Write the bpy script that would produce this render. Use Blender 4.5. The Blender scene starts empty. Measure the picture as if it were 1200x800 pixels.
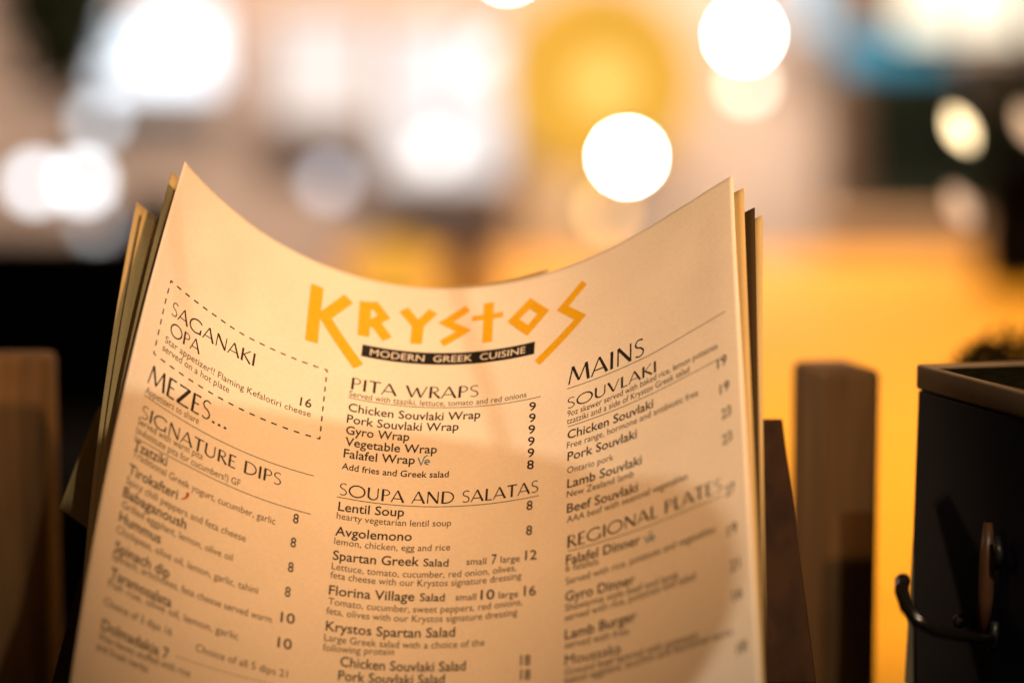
import bpy, math, random
import numpy as np
from mathutils import Vector, Matrix

random.seed(7)
SC = bpy.context.scene
COL = SC.collection
R = math.radians

# ------------------------------------------------------------------ camera
CAM_H = 0.300                      # above the counter top, which is z = 0
PITCH = 6.0
cam = bpy.data.cameras.new('camera')
cam_ob = bpy.data.objects.new('camera', cam)
COL.objects.link(cam_ob)
cam_ob.location = (0, 0, CAM_H)
cam_ob.rotation_euler = (R(90 - PITCH), 0, 0)
cam.lens = 85
cam.sensor_width = 36
cam.clip_start = 0.02
cam.clip_end = 100
cam.dof.use_dof = True
cam.dof.focus_distance = 0.760
cam.dof.aperture_fstop = 3.25
cam.dof.aperture_blades = 0
SC.camera = cam_ob
CM = Matrix.Translation((0, 0, CAM_H)) @ Matrix.Rotation(R(90 - PITCH), 4, 'X')
CMN = np.array(CM)
FPX = 1200 * 85 / 36.0

# ------------------------------------------------------------------ world, view, render
w = bpy.data.worlds.new('World')
SC.world = w
w.use_nodes = True
w.node_tree.nodes['Background'].inputs[0].default_value = (1.0, 0.78, 0.55, 1)
w.node_tree.nodes['Background'].inputs[1].default_value = 0.012
SC.view_settings.view_transform = 'Standard'
SC.view_settings.look = 'None'
SC.view_settings.exposure = 0
SC.view_settings.gamma = 1
SC.render.engine = 'CYCLES'
SC.cycles.use_denoising = True
SC.cycles.max_bounces = 6
SC.cycles.sample_clamp_indirect = 4
SC.cycles.caustics_reflective = False
SC.cycles.caustics_refractive = False


def lamp(name, kind, loc, target, power, color, size=0.1, spot=None, size_y=None, blend=0.3):
    d = bpy.data.lights.new(name, kind)
    d.energy = power
    d.color = color
    if kind == 'AREA':
        d.size = size
        if size_y:
            d.shape = 'RECTANGLE'
            d.size_y = size_y
    else:
        d.shadow_soft_size = size
    if spot:
        d.spot_size = R(spot)
        d.spot_blend = blend
    o = bpy.data.objects.new(name, d)
    COL.objects.link(o)
    o.location = loc
    if target is not None:
        o.rotation_euler = (Vector(target) - Vector(loc)).to_track_quat('-Z', 'Y').to_euler()
    return o


# the lamps of the room: a warm one over the counter, a paler one to the right, and those that light the room behind, plus an added fill and an added post light
lamp('counter_lamp', 'SPOT', (0.52, 0.06, 1.02), (0.020, 0.770, 0.250), 70.0, (1.0, 0.575, 0.265), 0.02, 19, blend=0.9)
lamp('side_lamp', 'SPOT', (0.30, -0.20, 1.00), (0.01, 0.77, 0.24), 22.0, (1.0, 0.90, 0.68), 0.0032, 22, blend=0.5)
lamp('fill_light', 'AREA', (0.1, -0.9, 0.95), (0.0, 0.85, 0.15), 2.6, (1.0, 0.60, 0.30), 0.9)  # added fill behind the viewer that softens the black shadows
lamp('post_fill', 'SPOT', (-0.70, 1.30, 0.50), (0.113, 0.885, 0.13), 30.0, (1.0, 0.66, 0.34), 0.03, 16, blend=1.0)  # added light, only there to brighten the right side board
lamp('left_lamp', 'SPOT', (-0.55, 0.30, 0.60), (-0.205, 0.87, 0.215), 9.0, (1.0, 0.50, 0.18), 0.04, 13, blend=1.0)
lamp('table_lamp', 'SPOT', (0.65, 1.75, 1.9), (0.76, 2.35, 0.0), 260.0, (1.0, 0.70, 0.34), 0.15, 88, blend=0.5)
lamp('room_lamp', 'AREA', (1.2, 4.6, 2.4), (0.9, 6.5, 0.1), 105.0, (1.0, 0.71, 0.51), 2.2, None, 0.6)
lamp('room_lamp', 'AREA', (-0.3, 4.8, 2.6), (-0.25, 6.5, 0.25), 85.0, (1.0, 0.745, 0.59), 0.6, None, 0.6)


# ------------------------------------------------------------------ materials
def pbsdf(name):
    m = bpy.data.materials.new(name)
    m.use_nodes = True
    nt = m.node_tree
    return m, nt, nt.nodes['Principled BSDF']


def plain(name, color, rough=0.6, spec=0.4, metal=0.0, noise=0.0, scale=40.0, bump=0.0):
    m, nt, b = pbsdf(name)
    b.inputs['Base Color'].default_value = (*color, 1)
    b.inputs['Roughness'].default_value = rough
    b.inputs['Specular IOR Level'].default_value = spec
    b.inputs['Metallic'].default_value = metal
    if noise or bump:
        tc = nt.nodes.new('ShaderNodeTexCoord')
        nz = nt.nodes.new('ShaderNodeTexNoise')
        nz.inputs['Scale'].default_value = scale
        nz.inputs['Detail'].default_value = 6
        nt.links.new(tc.outputs['Object'], nz.inputs['Vector'])
        if noise:
            rp = nt.nodes.new('ShaderNodeValToRGB')
            rp.color_ramp.elements[0].position = 0.3
            rp.color_ramp.elements[1].position = 0.7
            rp.color_ramp.elements[0].color = (*[c * (1 - noise) for c in color], 1)
            rp.color_ramp.elements[1].color = (*[min(1, c * (1 + noise)) for c in color], 1)
            nt.links.new(nz.outputs['Fac'], rp.inputs['Fac'])
            nt.links.new(rp.outputs['Color'], b.inputs['Base Color'])
        if bump:
            bp = nt.nodes.new('ShaderNodeBump')
            bp.inputs['Strength'].default_value = bump
            bp.inputs['Distance'].default_value = 0.0005
            nt.links.new(nz.outputs['Fac'], bp.inputs['Height'])
            nt.links.new(bp.outputs['Normal'], b.inputs['Normal'])
    return m


def wood(name, c0, c1, rough=0.5, scale=1.0):
    m, nt, b = pbsdf(name)
    tc = nt.nodes.new('ShaderNodeTexCoord')
    mp = nt.nodes.new('ShaderNodeMapping')
    mp.inputs['Scale'].default_value = (55 * scale, 55 * scale, 5 * scale)
    nz = nt.nodes.new('ShaderNodeTexNoise')
    nz.inputs['Scale'].default_value = 2.0
    nz.inputs['Detail'].default_value = 8
    nz.inputs['Distortion'].default_value = 0.6
    rp = nt.nodes.new('ShaderNodeValToRGB')
    rp.color_ramp.elements[0].position = 0.3
    rp.color_ramp.elements[1].position = 0.7
    rp.color_ramp.elements[0].color = (*c0, 1)
    rp.color_ramp.elements[1].color = (*c1, 1)
    nt.links.new(tc.outputs['Object'], mp.inputs['Vector'])
    nt.links.new(mp.outputs['Vector'], nz.inputs['Vector'])
    nt.links.new(nz.outputs['Fac'], rp.inputs['Fac'])
    nt.links.new(rp.outputs['Color'], b.inputs['Base Color'])
    b.inputs['Roughness'].default_value = rough
    bp = nt.nodes.new('ShaderNodeBump')
    b.inputs['Specular IOR Level'].default_value = 0.12
    bp.inputs['Strength'].default_value = 0.25
    bp.inputs['Distance'].default_value = 0.0006
    nt.links.new(nz.outputs['Fac'], bp.inputs['Height'])
    nt.links.new(bp.outputs['Normal'], b.inputs['Normal'])
    return m


def glow(name, color, strength):
    m = bpy.data.materials.new(name)
    m.use_nodes = True
    nt = m.node_tree
    nt.nodes.clear()
    e = nt.nodes.new('ShaderNodeEmission')
    e.inputs[0].default_value = (*color, 1)
    e.inputs[1].default_value = strength
    o = nt.nodes.new('ShaderNodeOutputMaterial')
    nt.links.new(e.outputs[0], o.inputs[0])
    return m


def paper_mat(name, color, var=0.03):
    m, nt, b = pbsdf(name)
    tc = nt.nodes.new('ShaderNodeTexCoord')
    n1 = nt.nodes.new('ShaderNodeTexNoise')          # fibre flecks
    n1.inputs['Scale'].default_value = 900
    n1.inputs['Detail'].default_value = 3
    n2 = nt.nodes.new('ShaderNodeTexNoise')          # cloudy stock
    n2.inputs['Scale'].default_value = 45
    n2.inputs['Detail'].default_value = 5
    ad = nt.nodes.new('ShaderNodeMath')
    ad.operation = 'ADD'
    rp = nt.nodes.new('ShaderNodeValToRGB')
    rp.color_ramp.elements[0].position = 0.65
    rp.color_ramp.elements[1].position = 1.25 if False else 1.0
    rp.color_ramp.elements[0].color = (*[c * (1 - 1.6 * var) for c in color], 1)
    rp.color_ramp.elements[1].color = (*[min(1, c * (1 + var)) for c in color], 1)
    for n in (n1, n2):
        nt.links.new(tc.outputs['Object'], n.inputs['Vector'])
    nt.links.new(n1.outputs['Fac'], ad.inputs[0])
    nt.links.new(n2.outputs['Fac'], ad.inputs[1])
    mr = nt.nodes.new('ShaderNodeMath')
    mr.operation = 'MULTIPLY'
    mr.inputs[1].default_value = 0.8
    nt.links.new(ad.outputs[0], mr.inputs[0])
    nt.links.new(mr.outputs[0], rp.inputs['Fac'])
    nt.links.new(rp.outputs['Color'], b.inputs['Base Color'])
    b.inputs['Roughness'].default_value = 0.75
    b.inputs['Specular IOR Level'].default_value = 0.2
    bp = nt.nodes.new('ShaderNodeBump')
    bp.inputs['Strength'].default_value = 0.05
    bp.inputs['Distance'].default_value = 0.0002
    nt.links.new(n1.outputs['Fac'], bp.inputs['Height'])
    nt.links.new(bp.outputs['Normal'], b.inputs['Normal'])
    return m


M = {
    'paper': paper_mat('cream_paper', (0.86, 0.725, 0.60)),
    'paper_shaded': paper_mat('cream_paper_shaded', (0.56, 0.39, 0.17)),  # the cream stock darkened, shade of the front menu in its colour
    'gap_shade': plain('shaded_gap_brown', (0.05, 0.028, 0.010), 0.8, 0.1),  # colours one sheet as the shadowed gap in the stack
    'low_shade': paper_mat('shaded_olive_sheet', (0.20, 0.145, 0.06)),  # sheet in shadow, its shade put into the colour
    'ink': plain('brown_black_ink', (0.028, 0.020, 0.013), 0.6, 0.2),
    'ink_soft': plain('brown_ink', (0.075, 0.050, 0.028), 0.6, 0.2),
    'gold': plain('amber_ink', (0.78, 0.40, 0.010), 0.6, 0.2, noise=0.06, scale=600),
    'banner': plain('black_ink', (0.014, 0.011, 0.009), 0.6, 0.2),
    'red': plain('red_ink', (0.45, 0.05, 0.02), 0.6, 0.2),
    'blue': plain('blue_ink', (0.10, 0.20, 0.32), 0.6, 0.2),
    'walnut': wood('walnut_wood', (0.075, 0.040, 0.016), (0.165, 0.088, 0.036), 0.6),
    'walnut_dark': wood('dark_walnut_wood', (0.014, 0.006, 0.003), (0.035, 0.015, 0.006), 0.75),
    'counter': plain('black_counter', (0.008, 0.006, 0.005), 0.8, 0.04, noise=0.3, scale=30),
    'yellow': plain('amber_yellow_paint', (0.86, 0.395, 0.010), 0.6, 0.15, noise=0.06, scale=8),
    'navy': plain('navy_enamel', (0.005, 0.005, 0.013), 0.55, 0.12, noise=0.25, scale=60),
    'cream': plain('cream_rim', (0.24, 0.165, 0.10), 0.6, 0.3, noise=0.1, scale=90),
    'grey_card': plain('grey_card', (0.20, 0.16, 0.10), 0.7, 0.2),
    'leaf': plain('dark_green_leaf', (0.018, 0.030, 0.006), 0.6, 0.3, noise=0.4, scale=60),
    'soil': plain('black_soil', (0.010, 0.009, 0.005), 1.0, 0.0, noise=0.4, scale=300, bump=0.5),
    'black_wire': plain('black_glossy_wire', (0.010, 0.008, 0.007), 0.18, 0.6),
    'brown_grip': plain('brown_wooden_grip', (0.10, 0.04, 0.018), 0.4, 0.4, noise=0.2, scale=80),
    'plaster': plain('peach_plaster', (0.62, 0.50, 0.42), 0.9, 0.1, noise=0.06, scale=2),
    'floor': plain('dark_floor', (0.012, 0.010, 0.008), 0.8, 0.1, noise=0.3, scale=4),
    'black': plain('matt_black', (0.004, 0.0032, 0.003), 0.9, 0.02),
    'brown': plain('brown_timber', (0.16, 0.10, 0.06), 0.7, 0.2, noise=0.2, scale=5),
    'tan': plain('tan_timber', (0.45, 0.28, 0.15), 0.7, 0.2, noise=0.15, scale=5),
    'greendoor': plain('dark_green_paint', (0.030, 0.040, 0.022), 0.7, 0.2),
    'blueaw': plain('blue_canvas', (0.03, 0.19, 0.34), 0.8, 0.1),
    'navyp': plain('navy_plastic', (0.010, 0.016, 0.030), 0.6, 0.3),
    'metal': plain('dark_metal', (0.05, 0.045, 0.04), 0.4, 0.5, metal=0.6),
}


# ------------------------------------------------------------------ object helpers
def add(name, verts, faces, mat, parent=None, smooth=False):
    me = bpy.data.meshes.new(name)
    off, q = Vector((0, 0, 0)), parent
    while q:
        off, q = off + q.location, q.parent
    me.from_pydata([tuple(float(v[k]) - off[k] for k in range(3)) for v in verts], [], faces)
    me.materials.append(mat)
    if smooth:
        me.polygons.foreach_set('use_smooth', [True] * len(me.polygons))
    me.update()
    o = bpy.data.objects.new(name, me)
    COL.objects.link(o)
    if parent:
        o.parent = parent
    return o


def tag(o, label=None, cat=None, group=None, kind=None):
    for k, v in (('label', label), ('category', cat), ('group', group), ('kind', kind)):
        if v:
            o[k] = v
    return o


def empty(name, label, cat, group=None, loc=(0, 0, 0)):
    o = bpy.data.objects.new(name, None)
    o.empty_display_size = 0.02
    COL.objects.link(o)
    o.location = loc
    return tag(o, label, cat, group)


class MB:
    """collects shapes in world space; add() re-centres them on the parent"""

    def __init__(self):
        self.v, self.f = [], []

    def raw(self, v, f):
        n = len(self.v)
        self.v += [tuple(p) for p in v]
        self.f += [tuple(i + n for i in q) for q in f]
        return self

    def hexa(self, p):
        return self.raw(p, [(0, 3, 2, 1), (4, 5, 6, 7), (0, 1, 5, 4), (1, 2, 6, 5), (2, 3, 7, 6), (3, 0, 4, 7)])

    def box(self, x0, x1, y0, y1, z0, z1):
        return self.hexa([(x0, y0, z0), (x1, y0, z0), (x1, y1, z0), (x0, y1, z0),
                          (x0, y0, z1), (x1, y0, z1), (x1, y1, z1), (x0, y1, z1)])

    def tube(self, pts, r, n=10):
        pts = [Vector(p) for p in pts]
        rs = r if isinstance(r, (list, tuple)) else [r] * len(pts)
        rings, ref = [], Vector((0.3, 0.8, 0.5)).normalized()
        for i, p in enumerate(pts):
            t = (pts[min(i + 1, len(pts) - 1)] - pts[max(i - 1, 0)]).normalized()
            a = t.cross(ref)
            if a.length < 1e-3:
                a = t.cross(Vector((1, 0, 0)))
            a.normalize()
            b = t.cross(a)
            rings.append([p + (a * math.cos(2 * math.pi * k / n) + b * math.sin(2 * math.pi * k / n)) * rs[i] for k in range(n)])
        v = [q for g in rings for q in g]
        f = []
        for i in range(len(pts) - 1):
            for k in range(n):
                f.append((i * n + k, i * n + (k + 1) % n, (i + 1) * n + (k + 1) % n, (i + 1) * n + k))
        f.append(tuple(range(n - 1, -1, -1)))
        f.append(tuple((len(pts) - 1) * n + k for k in range(n)))
        return self.raw(v, f)

    def ball(self, c, rx, ry=None, rz=None, n=24, m=14):
        ry, rz = ry or rx, rz or rx
        v = [(c[0], c[1], c[2] + rz)]
        for i in range(1, m):
            a = math.pi * i / m
            for k in range(n):
                b = 2 * math.pi * k / n
                v.append((c[0] + rx * math.sin(a) * math.cos(b), c[1] + ry * math.sin(a) * math.sin(b), c[2] + rz * math.cos(a)))
        v.append((c[0], c[1], c[2] - rz))
        f = [(0, 1 + k, 1 + (k + 1) % n) for k in range(n)]
        for i in range(m - 2):
            for k in range(n):
                a, b = 1 + i * n + k, 1 + i * n + (k + 1) % n
                f.append((a, a + n, b + n, b))
        e = len(v) - 1
        f += [(e, 1 + (m - 2) * n + (k + 1) % n, 1 + (m - 2) * n + k) for k in range(n)]
        return self.raw(v, f)

    def build(self, name, mat, parent=None, smooth=False, bevel=0.0, seg=3):
        o = add(name, self.v, self.f, mat, parent, smooth)
        if bevel:
            b = o.modifiers.new('edge', 'BEVEL')
            b.width = bevel
            b.segments = seg
            b.limit_method = 'ANGLE'
            o.data.polygons.foreach_set('use_smooth', [True] * len(o.data.polygons))
        return o


def at(px, py, d):
    """the point that the photograph shows at pixel (px, py), d metres ahead"""
    return CM @ Vector(((px - 600) / FPX * d, (400 - py) / FPX * d, -d))


# ------------------------------------------------------------------ the curved sheets
PW = 0.2159
P0 = [-0.01831, 0.01764, -0.80709, -0.73889, -0.13342, 0.02269, 12.51918, -4.80557, -10.40165, -0.33859, -0.12436, -2.00621, 0.01868]
GX, GW = np.polynomial.legendre.leggauss(12)


def surf_cam(p, u, v):
    tx, ty, tz, tilt, yaw, roll, k0, k1, k2, a, b, c, t1 = p
    u, v = np.broadcast_arrays(np.asarray(u, float), np.asarray(v, float))
    s = 1 + a * v * 5 + b * (v * 5) ** 2
    t = u[..., None] * (GX + 1) / 2
    th = (k0 * t + k1 * t ** 2 * 5 + k2 * t ** 3 / 3 * 100) * s[..., None] + t1 * v[..., None] * 5
    X = (np.cos(th) * GW).sum(-1) * u / 2
    Z = (np.sin(th) * GW).sum(-1) * u / 2
    q = v[..., None] * (GX + 1) / 2
    Y = -(np.cos(c * q) * GW).sum(-1) * v / 2
    Z = Z + (np.sin(c * q) * GW).sum(-1) * v / 2
    P = np.stack([X, Y, Z], -1)
    ct, st, cy, sy, cr, sr = (f(x) for x in (tilt, yaw, roll) for f in (math.cos, math.sin))
    Rx = np.array([[1, 0, 0], [0, ct, -st], [0, st, ct]])
    Ry = np.array([[cy, 0, sy], [0, 1, 0], [-sy, 0, cy]])
    Rz = np.array([[cr, -sr, 0], [sr, cr, 0], [0, 0, 1]])
    return P @ (Rz @ Ry @ Rx).T + np.array([tx, ty, tz])


def ripple(u, v):
    """slight buckles of the handled paper near its upper left corner, metres along the normal"""
    d = 0.0
    for (cu, cv, ru, rv, h) in ((-0.083, 0.020, 0.010, 0.016, 0.0013), (-0.070, 0.031, 0.007, 0.010, -0.0011), (-0.055, 0.012, 0.016, 0.012, 0.0008),
                                (0.070, 0.020, 0.022, 0.018, 0.0006), (-0.088, 0.049, 0.012, 0.006, -0.0006), (0.02, 0.006, 0.03, 0.01, 0.0007), (0.104, 0.03, 0.008, 0.03, 0.0003), (-0.012, 0.055, 0.03, 0.02, 0.0003)):
        d = d + h * np.exp(-((u - cu) / ru) ** 2 - ((v - cv) / rv) ** 2)
    return d


def surf(p, u, v, lift=0.0, rip=True):
    """world points of page coordinates u, v (metres), lifted along the page's normal"""
    u, v = np.broadcast_arrays(np.asarray(u, float), np.asarray(v, float))
    a = surf_cam(p, u, v)
    e = 1e-4
    du = surf_cam(p, u + e, v) - a
    dv = surf_cam(p, u, v + e) - a
    n = np.cross(dv, du)
    n /= np.linalg.norm(n, axis=-1, keepdims=True)
    n = np.where(n[..., 2:3] < 0, -n, n)
    h = np.asarray(lift, float) + (ripple(u, v) if rip else 0.0)
    a = a + n * np.broadcast_to(h, u.shape)[..., None]
    return a @ CMN[:3, :3].T + CMN[:3, 3]


def sheet_mesh(name, p, mat, parent=None, nu=140, nv=150, length=0.262, thick=0.00028, rip=True, u0=-PW / 2, u1=PW / 2):
    uu, vv = np.meshgrid(np.linspace(u0, u1, nu + 1), np.linspace(0, length, nv + 1))
    A = surf(p, uu, vv, 0.0, rip).reshape(-1, 3)
    B = surf(p, uu, vv, -thick, rip).reshape(-1, 3)
    n = len(A)
    f = []
    w_ = nu + 1
    for j in range(nv):
        for i in range(nu):
            a = j * w_ + i
            f.append((a, a + w_, a + w_ + 1, a + 1))
            f.append((n + a, n + a + 1, n + a + w_ + 1, n + a + w_))
    ring = [i for i in range(nu)] + [j * w_ + nu for j in range(nv)] + [nv * w_ + i for i in range(nu, 0, -1)] + [j * w_ for j in range(nv, 0, -1)]
    for k in range(len(ring)):
        a, b = ring[k], ring[(k + 1) % len(ring)]
        f.append((a, b, n + b, n + a))
    o = add(name, np.vstack([A, B]), f, mat, parent, smooth=False)
    o.data.polygons.foreach_set('use_smooth', [k < 2 * nu * nv for k in range(len(f))])
    return o

# ------------------------------------------------------------------ the printing: flat ink laid on the curved page
E_TMP = bpy.data.objects.new('tmp_text', None)


def font_mesh(text, embolden):
    cu = bpy.data.curves.new('tmp_text', 'FONT')
    cu.body = text
    cu.size = 1.0
    cu.resolution_u = 3
    cu.offset = embolden
    ob = bpy.data.objects.new('tmp_text', cu)
    COL.objects.link(ob)
    dg = bpy.context.evaluated_depsgraph_get()
    me = bpy.data.meshes.new_from_object(ob.evaluated_get(dg))
    v = [(p.co.x, p.co.y) for p in me.vertices]
    f = [tuple(p.vertices) for p in me.polygons]
    bpy.data.objects.remove(ob)
    bpy.data.curves.remove(cu)
    bpy.data.meshes.remove(me)
    return np.array(v), f


def arc(cx, cy, rx, ry, a0, a1, n=14):
    return [(cx + rx * math.cos(R(a0 + (a1 - a0) * i / n)), cy + ry * math.sin(R(a0 + (a1 - a0) * i / n))) for i in range(n + 1)]


TN, TK, TM = 0.070, 0.138, 0.102
# capitals of the headings, cap height 1: (advance, [(points, width at start, width at end)])
GL = {
    'A': (0.80, [([(0.02, 0), (0.37, 1)], TN, TN), ([(0.37, 1), (0.76, 0)], TM, TK), ([(0.13, 0.30), (0.62, 0.30)], TN, TN)]),
    'D': (0.84, [([(0.12, 0), (0.12, 1)], TK, TK), ([(0.06, 0.97)] + arc(0.30, 0.5, 0.48, 0.472, 90, -90, 20) + [(0.06, 0.03)], TN, TM)]),
    'E': (0.54, [([(0.12, 0), (0.12, 1)], TK, TK), ([(0.1, 0.97), (0.48, 0.97)], TN, TM), ([(0.1, 0.53), (0.43, 0.53)], TN, TN), ([(0.1, 0.03), (0.50, 0.03)], TN, TM)]),
    'G': (0.98, [(arc(0.53, 0.5, 0.47, 0.475, 42, 318, 26), TM, TM), ([(0.87, 0.02), (0.87, 0.42)], TM, TM)]),
    'H': (0.8, [([(0.12, 0), (0.12, 1)], TK, TK), ([(0.68, 0), (0.68, 1)], TK, TK), ([(0.12, 0.52), (0.68, 0.52)], TN, TN)]),
    'I': (0.26, [([(0.13, 0), (0.13, 1)], TK, TK)]),
    'K': (0.70, [([(0.12, 0), (0.12, 1)], TK, TK), ([(0.62, 1), (0.15, 0.47)], TN, TN), ([(0.22, 0.55), (0.68, 0)], TM, TK)]),
    'L': (0.50, [([(0.12, 0), (0.12, 1)], TK, TK), ([(0.1, 0.03), (0.48, 0.03)], TN, TM)]),
    'M': (1.04, [([(0.06, 0), (0.20, 1)], TN, TN), ([(0.20, 1), (0.52, 0.10)], TK, TM), ([(0.52, 0.10), (0.84, 1)], TN, TN), ([(0.84, 1), (0.97, 0)], TK, TK)]),
    'N': (0.86, [([(0.12, 0), (0.12, 1)], TN, TN), ([(0.12, 1), (0.74, 0.02)], TK, TK), ([(0.74, 0), (0.74, 1)], TN, TN)]),
    'O': (1.06, [(arc(0.53, 0.5, 0.47, 0.475, 20, 380, 32), TM, TM)]),
    'P': (0.58, [([(0.12, 0), (0.12, 1)], TK, TK), ([(0.08, 0.97)] + arc(0.26, 0.735, 0.25, 0.237, 90, -90, 14) + [(0.16, 0.50)], TN, TN)]),
    'R': (0.64, [([(0.12, 0), (0.12, 1)], TK, TK), ([(0.08, 0.97)] + arc(0.26, 0.745, 0.24, 0.227, 90, -90, 14) + [(0.16, 0.52)], TN, TN), ([(0.26, 0.52), (0.62, 0)], TM, TK)]),
    'S': (0.52, [(arc(0.27, 0.755, 0.20, 0.22, 40, 250, 14) + [(0.32, 0.50)] + arc(0.245, 0.255, 0.21, 0.23, 55, -140, 14), TN, TN)]),
    'T': (0.66, [([(0.33, 0), (0.33, 1)], TK, TK), ([(0.02, 0.97), (0.64, 0.97)], TM, TM)]),
    'U': (0.82, [([(0.12, 1), (0.12, 0.34)] + arc(0.405, 0.34, 0.285, 0.315, 180, 360, 14) + [(0.69, 1)], TK, TN)]),
    'V': (0.76, [([(0.03, 1), (0.39, 0.02)], TK, TM), ([(0.39, 0.02), (0.73, 1)], TN, TN)]),
    'W': (1.14, [([(0.03, 1), (0.34, 0.02)], TK, TM), ([(0.34, 0.02), (0.57, 0.86)], TN, TN), ([(0.57, 0.86), (0.80, 0.02)], TK, TM), ([(0.80, 0.02), (1.10, 1)], TN, TN)]),
    'Z': (0.76, [([(0.08, 0.965), (0.70, 0.965)], TM, TN), ([(0.66, 0.97), (0.09, 0.03)], TK * 1.25, TK * 1.25), ([(0.06, 0.035), (0.72, 0.035)], TN, TM)]),
    '.': (0.26, [([(0.13, -0.01), (0.13, 0.10)], TK, TK)]),
    ' ': (0.36, []),
}


def ribbon(pts, w0, w1, closed=False):
    """a stroke of tapering width as one strip with mitred joints"""
    P = [np.array(p, float) for p in pts]
    n = len(P)
    v = []
    for i in range(n):
        a = P[i] - P[i - 1] if (i > 0 or closed) else P[1] - P[0]
        b = P[(i + 1) % n] - P[i] if (i < n - 1 or closed) else P[-1] - P[-2]
        a, b = a / np.linalg.norm(a), b / np.linalg.norm(b)
        na, nb = np.array([-a[1], a[0]]), np.array([-b[1], b[0]])
        m = na + nb
        m = m / max(np.linalg.norm(m), 1e-6)
        k = 1 / max(m @ na, 0.45)
        ww = w0 + (w1 - w0) * i / max(n - 1, 1)
        v += [P[i] + m * ww / 2 * k, P[i] - m * ww / 2 * k]
    f = [(2 * i, 2 * i + 1, 2 * i + 3, 2 * i + 2) for i in range(n - 1)]
    if closed:
        f.append((2 * n - 2, 2 * n - 1, 1, 0))
    return np.array(v), f


def heading_mesh(text):
    """strips for a heading; each stroke has its own tiny lift so that no two lie in one plane"""
    x, V, F, Lf = 0.0, [], [], []
    k = 0
    for ch in text:
        adv, strokes = GL[ch]
        for pts, w0, w1 in strokes:
            if len(pts) == 2:                          # split long straight strokes so they follow the curl
                a, b = np.array(pts[0]), np.array(pts[1])
                pts = [tuple(a + (b - a) * t / 4) for t in range(5)]
            v, f = ribbon(pts, w0, w1)
            n = sum(len(q) for q in V)
            V.append(v + np.array([x, 0]))
            F += [tuple(i + n for i in q) for q in f]
            Lf += [(k % 4) * 6e-6] * len(v)
            k += 1
        x += adv + 0.055
    return np.vstack(V), F, np.array(Lf)


LIFT = 6e-5


def ink(name, uv, faces, mat, parent, lift=0.0):
    return add(name, surf(P0, uv[:, 0], uv[:, 1], LIFT + lift), faces, mat, parent)


def set_line(name, V, F, u0, v0, u1, v1, size, mat, parent, lift=0.0):
    """type set from (u0, v0) to (u1, v1) in page millimetres, its letters `size` mm per unit tall"""
    x0, x1 = V[:, 0].min(), V[:, 0].max()
    t = (V[:, 0] - x0) / (x1 - x0)
    u = u0 + (u1 - u0) * t
    v = v0 + (v1 - v0) * t - V[:, 1] * size
    return ink(name, np.stack([u, v], 1) / 1000, F, mat, parent, lift)


def rule(name, pts, width, mat, parent, steps=40):
    """a thin printed line through page points (millimetres)"""
    P = np.array(pts, float)
    d = np.concatenate([[0], np.cumsum(np.linalg.norm(np.diff(P, axis=0), axis=1))])
    s = np.linspace(0, d[-1], steps + 1)
    Q = np.stack([np.interp(s, d, P[:, 0]), np.interp(s, d, P[:, 1])], 1)
    v, f = ribbon(Q, width, width)
    return ink(name, v / 1000, f, mat, parent)


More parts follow.
